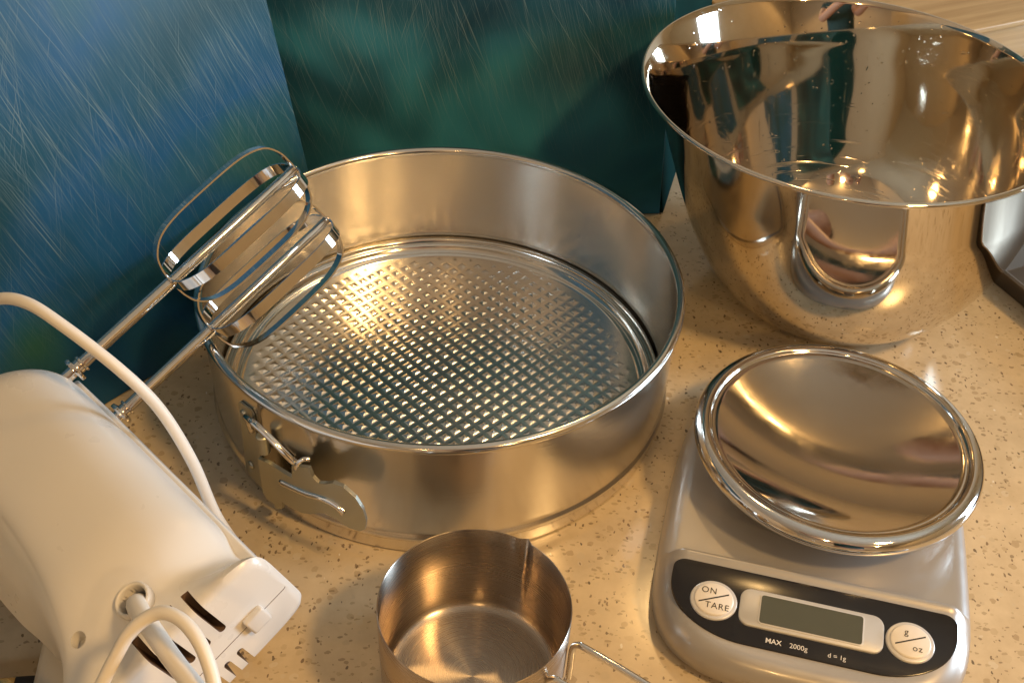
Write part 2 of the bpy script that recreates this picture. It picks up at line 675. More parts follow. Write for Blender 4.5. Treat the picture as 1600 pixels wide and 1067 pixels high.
def sheet(name, A, az, x0, x1, height, mt, label, back=0.0, slant=0.0):
    u = Vector((math.sin(az), math.cos(az), 0))
    nh = Vector((u.y, -u.x, 0))
    up = -nh * math.sin(LEAN) + Vector((0, 0, math.cos(LEAN)))
    nn = u.cross(up)
    M = Matrix.Identity(4)
    A = Vector(A) - nh * back
    for i in range(3):
        M[i][0], M[i][1], M[i][2], M[i][3] = u[i], up[i], nn[i], A[i]
    bm = boxbm(x0, x1, 0.0007, height, -0.0028, 0.0, bev=0.0006)
    for v in bm.verts:
        if v.co.x < (x0 + x1) / 2:
            v.co.x += slant * v.co.y
    o = obj(name, bm, mt, sharp=30)
    o.matrix_world = M
    tag(o, label, "metal sheet")
    return o


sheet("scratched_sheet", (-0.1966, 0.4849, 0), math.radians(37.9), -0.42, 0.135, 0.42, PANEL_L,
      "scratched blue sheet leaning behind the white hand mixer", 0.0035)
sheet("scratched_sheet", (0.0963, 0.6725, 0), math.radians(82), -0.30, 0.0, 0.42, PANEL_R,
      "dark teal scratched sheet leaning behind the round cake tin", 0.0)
sheet("scratched_sheet", (0.0990, 0.6735, 0), math.radians(13.5), 0.0, 0.5, 0.42, PANEL_E,
      "dark green sheet running back behind the left of the steel mixing bowl", 0.0, 0.26)

# ------------------------------------------------------------------ springform pan
PC = (-0.0384, 0.4929, 0.0)
pan = empty("springform_pan", PC)
tag(pan, "round silver springform cake tin with a dimpled base and a clip on its side", "cake tin")
RW = 0.1256
wall_prof = [(RW, 0.0740), (RW, 0.0732), (RW - 0.0002, 0.050), (RW - 0.0008, 0.0175), (RW - 0.0008, 0.0160), (RW - 0.0006, 0.0145), (RW + 0.0004, 0.0132), (RW + 0.0006, 0.0118), (RW + 0.0002, 0.0104),
             (RW - 0.0008, 0.0094), (RW - 0.0010, 0.0085), (RW - 0.0012, 0.0012), (RW - 0.0018, 0.0006), (RW - 0.0024, 0.0012), (RW - 0.0024, 0.0085),
             (RW - 0.0012, 0.0112), (RW - 0.0012, 0.0125), (RW - 0.0024, 0.0150), (RW - 0.0020, 0.0175),
             (RW - 0.0017, 0.022), (RW - 0.0012, 0.050), (RW - 0.0010, 0.0732), (RW - 0.0010, 0.0740)]
obj("side_wall", lathe(wall_prof, 192, closed=True), TIN_WALL, pan, sharp=40)
bead = [(RW + 0.0003 + 0.0025 * math.cos(a), 0.0750 + 0.0025 * math.sin(a)) for a in [2 * PI * k / 14 for k in range(14)]]
obj("rolled_rim", lathe(bead, 192, closed=True), TIN_BEAD, pan)
grv = [(0.1225, 0.0118), (0.1219, 0.0125), (0.1211, 0.0121), (0.1206, 0.0100), (0.1200, 0.0090), (0.1192, 0.0096), (0.1184, 0.0108),
       (0.1176, 0.0108), (0.1168, 0.0096), (0.1156, 0.0072), (0.1140, 0.0066), (0.1110, 0.0064),
       (0.1110, 0.0056), (0.1160, 0.0058), (0.1230, 0.0040), (0.1232, 0.0100)]
obj("base_groove", lathe(grv, 192, closed=True), TIN_BEAD, pan)


def pyramid_floor():
    bm = bmesh.new()
    pitch = 0.0071
    gap = 0.0014
    hgt = 0.00074
    Rm = 0.1118
    z0 = 0.0064
    ca = math.cos(math.radians(45.4))
    sa = math.sin(math.radians(45.4))
    N = int(Rm / pitch) + 2
    vd = {}

    def V(x, y, z):
        k = (round(x * 1e6), round(y * 1e6))
        if k not in vd:
            vd[k] = bm.verts.new((x * ca - y * sa, x * sa + y * ca, z))
        return vd[k]
    for i in range(-N, N):
        for j in range(-N, N):
            x0, x1 = i * pitch, (i + 1) * pitch
            y0, y1 = j * pitch, (j + 1) * pitch
            far = max(math.hypot(x, y) for x in (x0, x1) for y in (y0, y1))
            if far > Rm:
                continue
            g = gap / 2
            a0, a1, b0, b1 = x0 + g, x1 - g, y0 + g, y1 - g
            out = [V(x0, y0, z0), V(x1, y0, z0), V(x1, y1, z0), V(x0, y1, z0)]
            inn = [V(a0, b0, z0), V(a1, b0, z0), V(a1, b1, z0), V(a0, b1, z0)]
            for k in range(4):
                bm.faces.new((out[k], out[(k + 1) % 4], inn[(k + 1) % 4], inn[k]))
            cx, cy = (x0 + x1) / 2, (y0 + y1) / 2
            fr = math.hypot(cx, cy) / Rm
            edge = min(1.0, max(0.0, (0.985 - fr) / 0.08))
            if edge <= 0.02:
                bm.faces.new(inn)
                continue
            hh = hgt * edge * (0.93 + 0.14 * random.random())
            # pressed pyramid: concave lower flanks, small blunt top
            t = 0.00055
            jx, jy = random.uniform(-1, 1) * 0.0001, random.uniform(-1, 1) * 0.0001
            mids = []
            for s, zz in ((0.52, 0.42), (0.17, 1.0)):
                mids.append([V(cx + (px_ - cx) * s + jx * zz, cy + (py_ - cy) * s + jy * zz, z0 + hh * zz)
                             for px_, py_ in ((a0, b0), (a1, b0), (a1, b1), (a0, b1))])
            prev = inn
            for ring in mids:
                for k in range(4):
                    bm.faces.new((prev[k], prev[(k + 1) % 4], ring[(k + 1) % 4], ring[k]))
                prev = ring
            bm.faces.new(prev)
    # fill between the square-edged field and the rim
    be = [e for e in bm.edges if len(e.link_faces) == 1]
    ring = [bm.verts.new((0.1142 * math.cos(2 * PI * k / 192), 0.1142 * math.sin(2 * PI * k / 192), z0)) for k in range(192)]
    re = [bm.edges.new((ring[k], ring[(k + 1) % 192])) for k in range(192)]
    bmesh.ops.triangle_fill(bm, use_beauty=True, edges=be + re)
    return bm


obj("dimpled_base", pyramid_floor(), TIN_FLOOR, pan, smooth=True, sharp=14)


def cylmap(off):
    """(arc degrees from the front, height, stand-off) -> pan local"""
    def f(a, z, h):
        r = RW + off + h
        return (r * math.sin(math.radians(a)), -r * math.cos(math.radians(a)), z)
    return f


def dense(outline, n=6):
    out = []
    for a, b in zip(outline, outline[1:] + outline[:1]):
        for k in range(n):
            out.append((a[0] + (b[0] - a[0]) * k / n, a[1] + (b[1] - a[1]) * k / n))
    return out


clip = empty("clip")
clip.parent = pan
fm = cylmap(0.0)
plate = [(-47.3, 0.010), (-40.0, 0.0085), (-40.0, 0.030), (-40.4, 0.050), (-40.6, 0.061), (-41.4, 0.0635), (-45.5, 0.0625), (-46.3, 0.060)]
obj("mounting_plate", slab([(a, z) for a, z in dense(plate, 3)], 0, 1, bm=None,
                           fn=lambda a, z, h: fm(a, z, 0.0002 + 0.0010 * h)), ZINC, clip, sharp=30)
plate2 = [(-38.4, 0.009), (-29.5, 0.010), (-29.5, 0.048), (-33, 0.052), (-38.2, 0.052)]
obj("backing_plate", slab(dense(plate2, 4), 0, 1, fn=lambda a, z, h: fm(a, z, 0.0002 + 0.0009 * h)), DARK_STEEL, clip, sharp=30)


def seam_strip():
    bm = boxbm(-0.0005, 0.0005, -0.0004, 0.0004, 0.004, 0.072)
    bmesh.ops.translate(bm, verts=bm.verts, vec=fm(-38.9, 0, 0.0))
    return bm


obj("seam", seam_strip(), DARK_STEEL, clip, smooth=False)
for a, z in ((-44.3, 0.0565), (-44.6, 0.020)):
    rb = lathe([(0.0, 0.0016), (0.0012, 0.0014), (0.0022, 0.0008), (0.0024, 0.0)], 16)
    rot = Matrix.Rotation(math.radians(a), 4, 'Z') @ Matrix.Rotation(math.radians(90), 4, 'X')
    bmesh.ops.transform(rb, matrix=rot, verts=rb.verts)
    bmesh.ops.translate(rb, verts=rb.verts, vec=fm(a, z, 0.0011))
    obj("rivet", rb, ZINC, clip)
# hinge barrel
hb = lathe([(0, 0.0455), (0.0025, 0.0455), (0.0031, 0.046), (0.0031, 0.0565), (0.0025, 0.057), (0, 0.057)], 16)
bmesh.ops.translate(hb, verts=hb.verts, vec=(*fm(-36.3, 0, 0.0045)[:2], 0))
obj("hinge_barrel", hb, ZINC, clip, sharp=40)
hb = lathe([(0, 0.010), (0.0018, 0.010), (0.0023, 0.0105), (0.0023, 0.0165), (0.0018, 0.017), (0, 0.017)], 16)
bmesh.ops.translate(hb, verts=hb.verts, vec=(*fm(-34.0, 0, 0.0045)[:2], 0))
obj("hinge_barrel", hb, ZINC, clip, sharp=40)


def lever():
    ol = [(-36.6, 0.0435), (-33.5, 0.0455), (-30.0, 0.0455), (-27.2, 0.0455), (-26.9, 0.0545), (-22.6, 0.0595), (-21.9, 0.0545),
          (-20.6, 0.0525), (-19.0, 0.0545), (-17.2, 0.0580), (-15.0, 0.0585), (-12.6, 0.0550), (-11.2, 0.0490), (-10.7, 0.0420), (-11.0, 0.0360), (-12.2, 0.0325),
          (-14.5, 0.0315), (-17.0, 0.0330), (-19.5, 0.0335), (-21.5, 0.0305), (-23.5, 0.0265), (-26.0, 0.0235), (-29.0, 0.0225), (-31.0, 0.0225), (-31.2, 0.0165), (-35.5, 0.0165), (-36.4, 0.0200)]

    def so(a):
        t = (a + 36.6) / 26.0
        return 0.0064 + 0.0085 * t * t
    bm = bmesh.new()
    d = dense([(-36.6 + (a + 36.6) * 1.045, z) for a, z in ol], 3)[::-1]
    top = [bm.verts.new(fm(a, z, so(a) + 0.0021)) for a, z in d]
    bot = [bm.verts.new(fm(a, z, so(a))) for a, z in d]
    n = len(d)
    for k in range(n):
        bm.faces.new((bot[k], bot[(k + 1) % n], top[(k + 1) % n], top[k]))
    for ring in (top, bot):
        es = [bm.edges.get((ring[k], ring[(k + 1) % n])) for k in range(n)]
        bmesh.ops.triangle_fill(bm, use_beauty=True, edges=es)
    return bm, so


lb, so = lever()
lv = obj("lever", lb, ZINC, clip, smooth=True, sharp=25)
rib = catmull([fm(a, z, so(a) + 0.0019) for a, z in ((-30.2, 0.0375), (-27, 0.0388), (-23, 0.0405), (-19.5, 0.0430), (-16.5, 0.0435), (-14.2, 0.0405))], 6)
obj("lever_rib", sweep(rib, [(a * 0.9, b) for a, b in circ(0.0019, 10)], up=lambda i: (rib[i].x, rib[i].y, 0)), CHROME_WIRE, clip)
wirep = catmull([fm(-41.2, 0.050, 0.002), fm(-41.2, 0.060, 0.0035), fm(-40.0, 0.0640, 0.006), fm(-36.5, 0.0680, 0.0085), fm(-32.5, 0.0672, 0.0095),
                 fm(-29.0, 0.0625, 0.0095), fm(-26.8, 0.0570, 0.0085), fm(-25.6, 0.0535, 0.007)], 6)
obj("wire_loop", sweep(wirep, circ(0.0017, 10)), CHROME_WIRE, clip)
wk = catmull([fm(-25.6, 0.0535, 0.0095), fm(-25.0, 0.0575, 0.0100), fm(-24.0, 0.0605, 0.0085), fm(-22.9, 0.0600, 0.0065)], 5)
obj("wire_loop", sweep(wk, circ(0.0012, 10)), CHROME_WIRE, clip)

# ------------------------------------------------------------------ measuring cup
cup = empty("measuring_cup", (-0.0097, 0.299, 0.0))
tag(cup, "small brushed steel measuring cup with a wire handle in front of the cake tin", "measuring cup")


def cup_bm():
    bm = bmesh.new()
    Rt, Hc = 0.0407, 0.0550
    prof = [(0.0, 0.0030), (0.0335, 0.0030), (0.0368, 0.0034), (0.0386, 0.0050), (0.0393, 0.0080), (0.0399, 0.030), (Rt - 0.0006, Hc - 0.0003),
            (Rt - 0.0003, Hc), (Rt, Hc - 0.0003), (0.0405, 0.030), (0.0400, 0.007), (0.0388, 0.003), (0.036, 0.0006), (0.0, 0.0005)]
    lathe(prof, 144, bm)
    for v in bm.verts:
        a = math.degrees(math.atan2(v.co.x, v.co.y))
        d = (a - 30.0) / 4.2
        if v.co.z > 0.040 and abs(d) < 1:
            w = (1 - abs(d)) * ((v.co.z - 0.040) / 0.015) ** 2
            r = math.hypot(v.co.x, v.co.y)
            k = (r + 0.0026 * w) / r
            v.co.x *= k
            v.co.y *= k
            v.co.z -= 0.0006 * w
    return bm


obj("cup_body", cup_bm(), CUP, cup, sharp=50)
hd = Vector((0.853, -0.522, 0))
hn = Vector((0.522, 0.853, 0))


def hp(s, t, z):
    c0 = Vector((0.0345, -0.0168, 0))
    p = c0 + hd * s + hn * t
    return (p.x, p.y, z)


for t in (0.0098, -0.0098):
    path = catmull([hp(0.0022, t, 0.020), hp(0.0023, t, 0.030), hp(0.0025, t, 0.0415), hp(0.0044, t, 0.0458), hp(0.009, t, 0.0468), hp(0.03, t, 0.0462), hp(0.06, t * 0.95, 0.045),
                    hp(0.085, t * 0.9, 0.044), hp(0.096, t * 0.65, 0.0436), hp(0.100, t * 0.25, 0.0434), hp(0.1005, 0, 0.0434)], 7)
    obj("handle_wire", sweep(path, circ(0.0015, 12)), CHROME_WIRE, cup)

# ------------------------------------------------------------------ mixing bowl
BC = Vector((0.1986, 0.6000, 0))
RC = Vector((0.18428, 0.60359, 0))
BH = 0.1414
bowl = empty("mixing_bowl", BC)
tag(bowl, "large polished steel mixing bowl with mirror sides behind the kitchen scale", "mixing bowl")


def bcent(z):
    t = max(0.0, z / BH)
    d = (RC - BC) * t ** 3
    return d.x, d.y


def bowl_r(z):
    zt = 0.75 * BH
    t = min(1.0, z / zt)
    return 0.0517 + (0.1068 - 0.0517) * (1 - (1 - t) ** 1.62) ** (1 / 1.62)


outp = [(0.0, 0.0022), (0.040, 0.0020), (0.046, 0.0006), (0.0500, 0.0002), (0.0512, 0.0012)]


def flare(z):
    t = max(0.0, (z / BH - 0.45) / 0.55)
    return 0.0108 * t ** 2.5


for k in range(1, 48):
    z = BH * 0.985 * (1 - (1 - k / 47) ** 1.25) ** 1.1
    outp.append((bowl_r(z) + flare(z) + 0.0006 * (1 - k / 47), z + 0.0008 * (1 - k / 47)))
for k in range(0, 13):
    a = math.radians(-80 + 190 * k / 12)
    outp.append((0.1181 + 0.0016 * math.cos(a), BH - 0.0014 + 0.0014 * math.sin(a)))
inp = []
for k in range(47, 0, -1):
    z = BH * 0.985 * (1 - (1 - k / 47) ** 1.25) ** 1.1
    inp.append((bowl_r(z) + flare(z) - 0.0009, z + 0.0020 * (1 - k / 47)))
inp += [(0.0480, 0.0044), (0.0450, 0.0038), (0.030, 0.0032), (0.0, 0.0030)]
obj("bowl_outside", lathe(outp, 192, centers=bcent), BOWL_OUT, bowl)
obj("bowl_inside", lathe([outp[-1]] + inp, 192, centers=bcent), BOWL_IN, bowl)

# ------------------------------------------------------------------ digital scale
SX, SY = 0.1654, 0.4208
SR = math.radians(-11.85)
scale = empty("kitchen_scale", (SX, SY, 0), SR)
tag(scale, "silver digital kitchen scale with a black control panel and a round chrome weighing dish", "kitchen scale")


def sgn_pow(v, e):
    return math.copysign(abs(v) ** e, v)


def sstep(a, b, x):
    t = min(1, max(0, (x - a) / (b - a)))
    return t * t * (3 - 2 * t)


CON_Y = -0.0755
YB, YF, PW = 0.072, -0.1315, 3.4


def ztop(x, y):
    deck = 0.0205
    con_ = 0.0265 - 0.17 * max(0.0, (-0.083 - y))
    t = sstep(0.0, 0.0024, CON_Y - y)
    roll = 0.0014 * math.exp(-((y + 0.0790) / 0.0026) ** 2)
    return deck * (1 - t) + con_ * t + roll * t


def scale_body():
    """strips across the scale, each from one flank over the top to the other"""
    cx = -0.0035
    hw = lambda y: (0.0735 * max(0.0, 1 - abs((y + 0.06) / (YB + 0.06 if y > -0.06 else YF + 0.06)) ** PW) ** (1 / PW))
    ys = list(np.linspace(YF, CON_Y - 0.010, 46)) + list(np.linspace(CON_Y - 0.010, CON_Y + 0.002, 28))[1:] + list(np.linspace(CON_Y + 0.002, YB, 60))[1:]
    dy = np.concatenate([np.linspace(YF, YF + 0.004, 300) , np.linspace(YF + 0.004, YB - 0.004, 900), np.linspace(YB - 0.004, YB, 300)])
    dw = np.array([hw(y) for y in dy])
    ol = np.concatenate([np.c_[cx + dw, dy], np.c_[cx - dw, dy]])
    for ye in (YF, YB):
        w_ = hw(ye + (0.00002 if ye < 0 else -0.00002))
        ol = np.concatenate([ol, np.c_[np.linspace(cx - w_, cx + w_, 200), np.full(200, ye)]])
    # crowd stations towards both ends
    ys = [YF + (y - YF) * 1.0 for y in ys]
    ext = [YF + d for d in (0.00002, 0.0001, 0.0003, 0.0006, 0.001, 0.0015)] + [YB - d for d in (0.00002, 0.0001, 0.0003, 0.0006, 0.001, 0.0015)]
    ys = sorted(set([y for y in ys[1:-1]] + ext))
    us = np.sin(np.linspace(-1, 1, 61) * PI / 2) * 0.55 + np.linspace(-1, 1, 61) * 0.45
    fil = 0.0088
    bm = bmesh.new()
    rows = []
    for y in ys:
        w = hw(y)
        xs = cx + us * w
        d = np.min(np.hypot(xs[:, None] - ol[None, :, 0], y - ol[None, :, 1]), axis=1)
        row = []
        top = []
        for x, dd in zip(xs, d):
            z = 0.0205 + (ztop(x, y) - 0.0205) * (sstep(0.0010, 0.0130, dd))
            if dd < fil:
                q = fil - dd
                z -= (fil - math.sqrt(max(0, fil * fil - q * q))) * min(1.3, (z - 0.005) / fil)
            top.append((x, y, z))
        yc = -0.03
        under = []
        for x, y_, sc in ((xs[0], y, 0.965), (xs[-1], y, 0.965)):
            under.append((cx + (x - cx) * sc, yc + (y_ - yc) * sc, 0.0012))
        pts = [under[0], (xs[0], y, 0.0045)] + top + [(xs[-1], y, 0.0045), under[1]]
        rows.append([bm.verts.new(p) for p in pts])
    for a, b in zip(rows, rows[1:]):
        for k in range(len(a) - 1):
            bm.faces.new((a[k], a[k + 1], b[k + 1], b[k]))
        bm.faces.new((a[-1], a[0], b[0], b[-1]))
    bm.faces.new(rows[0])
    bm.faces.new(rows[-1][::-1])
    bmesh.ops.remove_doubles(bm, verts=bm.verts, dist=0.00001)
    return bm


obj("scale_body", scale_body(), SILVER, scale, sharp=60)


def con(x, y, h):
    return (x, y, 0.0265 - 0.17 * (-0.083 - y) + h)


pcx = -0.0045


def panel_outline():
    pts = []
    L, Rr, T, B = pcx - 0.0640, pcx + 0.0640, -0.0834, -0.1192
    for k in range(9):
        a = math.radians(180 - 90 * k / 8)
        pts.append((L + 0.006 + 0.006 * math.cos(a), T - 0.005 + 0.005 * math.sin(a)))
    for k in range(9):
        a = math.radians(90 - 90 * k / 8)
        pts.append((Rr - 0.006 + 0.006 * math.cos(a), T - 0.005 + 0.005 * math.sin(a)))
    for k in range(17):
        a = math.radians(0 - 90 * k / 16)
        pts.append((Rr - 0.036 + 0.036 * math.cos(a), B + 0.0255 + 0.0255 * math.sin(a)))
    for k in range(17):
        a = math.radians(270 - 90 * k / 16)
        pts.append((L + 0.036 + 0.036 * math.cos(a), B + 0.0255 + 0.0255 * math.sin(a)))
    return pts[::-1]


cpanel = obj("control_panel", slab(panel_outline(), -0.001, 0.0007, 0.0003, fn=con), BLACK, scale, sharp=30)
for bx, by, lines in ((pcx - 0.0436, -0.1018, "a"), (pcx + 0.0434, -0.1013, "b")):
    ol = [(bx + 0.0107 * math.cos(2 * PI * k / 48), by + 0.0096 * math.sin(2 * PI * k / 48)) for k in range(48)]
    obj("button_ring", slab(ol, 0.0, 0.0016, 0.0006, fn=con), BTN_RING, cpanel, sharp=50)
    ol = [(bx + 0.0090 * math.cos(2 * PI * k / 48), by + 0.0080 * math.sin(2 * PI * k / 48)) for k in range(48)]
    obj("button", slab(ol, 0.0012, 0.0024, 0.0008, fn=con), BUTTON, cpanel, sharp=50)
    fn = (lambda x, y, h: con(x, y, 0.0024 + h))
    sl = slab([(bx - 0.0066, by - 0.0030), (bx + 0.0064, by + 0.0030), (bx + 0.0063, by + 0.0036), (bx - 0.0067, by - 0.0024)][::1], 0.0, 0.00012, fn=fn)
    obj("dividing_line", sl, INK, cpanel, smooth=False)
    if lines == "a":
        text("ON", 0.0042, bx - 0.0026, by + 0.0035, fn, INK, cpanel, spacing=1.15)
        text("TARE", 0.0042, bx + 0.0018, by - 0.0036, fn, INK, cpanel, spacing=1.15)
    else:
        text("g", 0.0044, bx - 0.0020, by + 0.0038, fn, INK, cpanel)
        text("oz", 0.0042, bx + 0.0030, by - 0.0032, fn, INK, cpanel, spacing=1.15)
bez = [(pcx + x, -0.1013 + y) for x, y in rrect(0.0640, 0.0182, 0.0050, 6)]
obj("screen_frame", slab(bez, 0.0, 0.0017, 0.0005, fn=con), BEZEL, cpanel, sharp=40)
lip = [(pcx + x, -0.1013 + y) for x, y in rrect(0.0466, 0.0148, 0.0016, 4)]
obj("screen_lip", slab(lip, 0.0016, 0.0020, 0.0002, fn=con), BTN_RING, cpanel, sharp=40)
lcd = [(pcx + x, -0.1013 + y) for x, y in rrect(0.0452, 0.0136, 0.0012, 4)]
obj("screen", slab(lcd, 0.0017, 0.0021, 0.0, fn=con), LCD, cpanel, sharp=40)
fn = (lambda x, y, h: con(x, y, 0.0007 + h))
text("MAX", 0.0033, pcx - 0.0152, -0.1152, fn, INK_W, cpanel, bold=0.00005)
text("2000g", 0.0033, pcx - 0.0042, -0.1152, fn, INK_W, cpanel)
text("d = 1g", 0.0031, pcx + 0.0125, -0.1156, fn, INK_W, cpanel)

dish_prof = [(0.0, 0.0313)]
for k in range(1, 41):
    r = 0.0612 * k / 40
    dish_prof.append((r, 0.0313 + 0.0125 * (r / 0.0612) ** 2.0))
dish_prof += [(0.0622, 0.0440), (0.0630, 0.0439), (0.0636, 0.0446)]
for k in range(0, 15):
    a = math.radians(125 - 215 * k / 14)
    dish_prof.append((0.0665 + 0.0050 * math.cos(a), 0.0405 + 0.0052 * math.sin(a)))
dish_prof += [(0.0640, 0.0335), (0.058, 0.0300), (0.045, 0.0262), (0.030, 0.0250), (0.0, 0.0250)]
obj("weighing_dish", lathe(dish_prof, 160), DISH, scale)
obj("dish_support", lathe([(0.0, 0.0262), (0.030, 0.0262), (0.032, 0.0250), (0.034, 0.0190), (0.0, 0.0190)], 64), SILVER, scale, sharp=40)

# ------------------------------------------------------------------ hand mixer
MM = Matrix(((0.70746, 0.63553, -0.3092, -0.18904), (-0.70443, 0.66952, -0.23564, 0.38728), (0.05726, 0.38452, 0.92134, 0.07886), (0, 0, 0, 1)))
mixer = empty("hand_mixer", mat=MM)
tag(mixer, "white electric hand mixer on its side, its two beaters over the cake tin rim", "hand mixer")


def lerp_tab(tab, x, win=0.011):
    xs, vs = [a for a, _ in tab], [v for _, v in tab]
    w = min(win, max(0.0, tab[-1][0] - x) + 0.0005)
    return float(np.mean(np.interp(np.linspace(x - w, x + w, 13), xs, vs)))


BMAX = [(-0.055, -0.052), (-0.040, -0.038), (-0.024, -0.0200), (-0.006, -0.0030), (0.004, -0.0028), (0.128, -0.0028), (0.140, -0.0085), (0.148, -0.001), (0.1525, 0.001)]
BMIN = [(-0.055, -0.062), (-0.03, -0.084), (0.02, -0.066), (0.057, -0.061), (0.09, -0.064), (0.115, -0.070), (0.13, -0.077), (0.145, -0.092), (0.1525, -0.100)]
NT_ = [(-0.055, 0.010), (-0.035, 0.030), (-0.01, 0.0400), (0.06, 0.0420), (0.11, 0.0405), (0.135, 0.0340), (0.146, 0.0325), (0.1525, 0.0320)]
NB_ = [(-0.055, 0.010), (-0.035, 0.028), (-0.01, 0.0365), (0.06, 0.0385), (0.11, 0.036), (0.135, 0.026), (0.146, 0.0180), (0.1525, 0.0160)]
BULGE = [(-0.055, 0.004), (0.0, 0.022), (0.065, 0.024), (0.105, 0.014), (0.130, 0.003), (0.145, 0.0)]
EX = [(-0.055, 2.2), (0.02, 2.7), (0.12, 3.0), (0.142, 4.0), (0.1525, 8.0)]


def mixer_body():
    bm = bmesh.new()
    NS, NC = 90, 112
    rings = []
    for i in range(NS):
        h = -0.055 + 0.2075 * i / (NS - 1)
        b1, b0 = lerp_tab(BMAX, h), lerp_tab(BMIN, h)
        nt, nb = lerp_tab(NT_, h), lerp_tab(NB_, h)
        ex = lerp_tab(EX, h)
        bc, hw = (b0 + b1) / 2, (b1 - b0) / 2
        r = []
        for k in range(NC):
            a = 2 * PI * k / NC
            e = 2 / max(ex, 5.5 if math.cos(a) > 0 else 9.0)
            cb_, sn = sgn_pow(math.cos(a), e), sgn_pow(math.sin(a), e)
            n_ = sn * (nt if sn > 0 else nb) * (1 - (0.24 if cb_ > 0 else 0.10) * cb_ * cb_ * (1 - sstep(0.135, 0.150, h)))
            b_ = bc + hw * cb_
            # hollow waist just ahead of the flared heel, on the base side
            if cb_ > 0:
                n_ *= 1 - 0.30 * (max(0, cb_) ** 2) * math.exp(-((h - 0.137) / 0.010) ** 2)
            if cb_ < 0:
                b_ -= lerp_tab(BULGE, h) * max(0.0, 1 - (abs(n_) / (0.88 * nt)) ** 1.3) * sstep(0.55, 0.95, -cb_)
            r.append(bm.verts.new((h, b_, n_)))
        rings.append(r)
    for a, b in zip(rings, rings[1:]):
        for k in range(NC):
            bm.faces.new((a[k], a[(k + 1) % NC], b[(k + 1) % NC], b[k]))
    bm.faces.new(rings[0][::-1])
    last = rings[-1]
    c = Vector((0.1525, -0.048, 0.007))
    r2 = [bm.verts.new((0.1545, c.y + (v.co.y - c.y) * 0.97, c.z + (v.co.z - c.z) * 0.955)) for v in last]
    r3 = [bm.verts.new((0.1552, c.y + (v.co.y - c.y) * 0.93, c.z + (v.co.z - c.z) * 0.90)) for v in last]
    for a, b in ((last, r2), (r2, r3)):
        for k in range(NC):
            bm.faces.new((a[k], a[(k + 1) % NC], b[(k + 1) % NC], b[k]))
    bm.faces.new(r3)
    return bm


body = obj("motor_housing", mixer_body(), [PLASTIC, SLOT], mixer, sharp=60)


def slot_bm(h0, h1, b, n0, n1, w=0.0032):
    bm = bmesh.new()
    r = w / 2
    ol = []
    for k in range(9):
        a = math.radians(-90 + 180 * k / 8)
        ol.append((n1 - r + r * math.cos(a), r * math.sin(a)))
    for k in range(9):
        a = math.radians(90 + 180 * k / 8)
        ol.append((n0 + r + r * math.cos(a), r * math.sin(a)))
    va = [bm.verts.new((h0, b + y, x)) for x, y in ol]
    vb = [bm.verts.new((h1, b + y, x)) for x, y in ol]
    n = len(ol)
    for k in range(n):
        bm.faces.new((va[k], va[(k + 1) % n], vb[(k + 1) % n], vb[k]))
    bm.faces.new(va[::-1])
    bm.faces.new(vb)
    return bm


def cyl_bm(h, b, n0, n1, r, seg=24):
    bm = lathe([(0, n0), (r, n0), (r, n1), (0, n1)], seg)
    bmesh.ops.translate(bm, verts=bm.verts, vec=(h, b, 0))
    return bm


cutters = []
for b in (-0.0275, -0.0350, -0.0425, -0.0500):
    cutters.append((slot_bm(0.1445, 0.160, b, 0.0125, 0.050), SLOT))
for b in (-0.0300, -0.0365, -0.0430, -0.0495):
    cutters.append((slot_bm(0.1445, 0.160, b, -0.030, -0.0030), SLOT))
cutters.append((cyl_bm(0.1275, -0.0645, 0.0290, 0.050, 0.0031), PLASTIC))
cutters.append((cyl_bm(0.1335, -0.0415, 0.0250, 0.050, 0.0055), PLASTIC))
cutters.append((boxbm(0.1548, 0.160, -0.110, 0.010, 0.0032, 0.0036), SLOT))
cut(body, cutters)
for f in body.data.polygons:
    f.use_smooth = True
bm = bmesh.new()
bm.from_mesh(body.data)
for e in bm.edges:
    if len(e.link_faces) == 2 and e.calc_face_angle(0) > math.radians(38):
        e.smooth = False
bm.to_mesh(body.data)
bm.free()
obj("base_plate", boxbm(-0.002, 0.146, -0.0070, -0.0012, -0.0150, 0.0130, bev=0.0012), PLASTIC, mixer, sharp=40)
obj("rear_stud", boxbm(0.1545, 0.1580, -0.0215, -0.0125, -0.0010, 0.0085, bev=0.0011), PLASTIC, mixer, sharp=40)
cc = lathe([(0.0072, 0.0325), (0.0070, 0.0362), (0.0062, 0.0372), (0.0055, 0.0362), (0.0055, 0.0325)], 32, closed=True)
bmesh.ops.translate(cc, verts=cc.verts, vec=(0.1335, -0.0415, 0))
obj("cord_collar", cc, PLASTIC, mixer)
# handle: from the nose over to the heel, its middle out of the frame
hpth = catmull([(-0.030, -0.070, 0.0), (-0.028, -0.098, 0.0), (0.0, -0.118, 0.0), (0.05, -0.124, 0.0), (0.10, -0.120, 0.0), (0.135, -0.110, 0.0), (0.148, -0.092, 0.0)], 8)
obj("handle", sweep(hpth, [(a * 1.15, b) for a, b in circ(0.0145, 20)], up=(0, 0, 1)), PLASTIC, mixer)


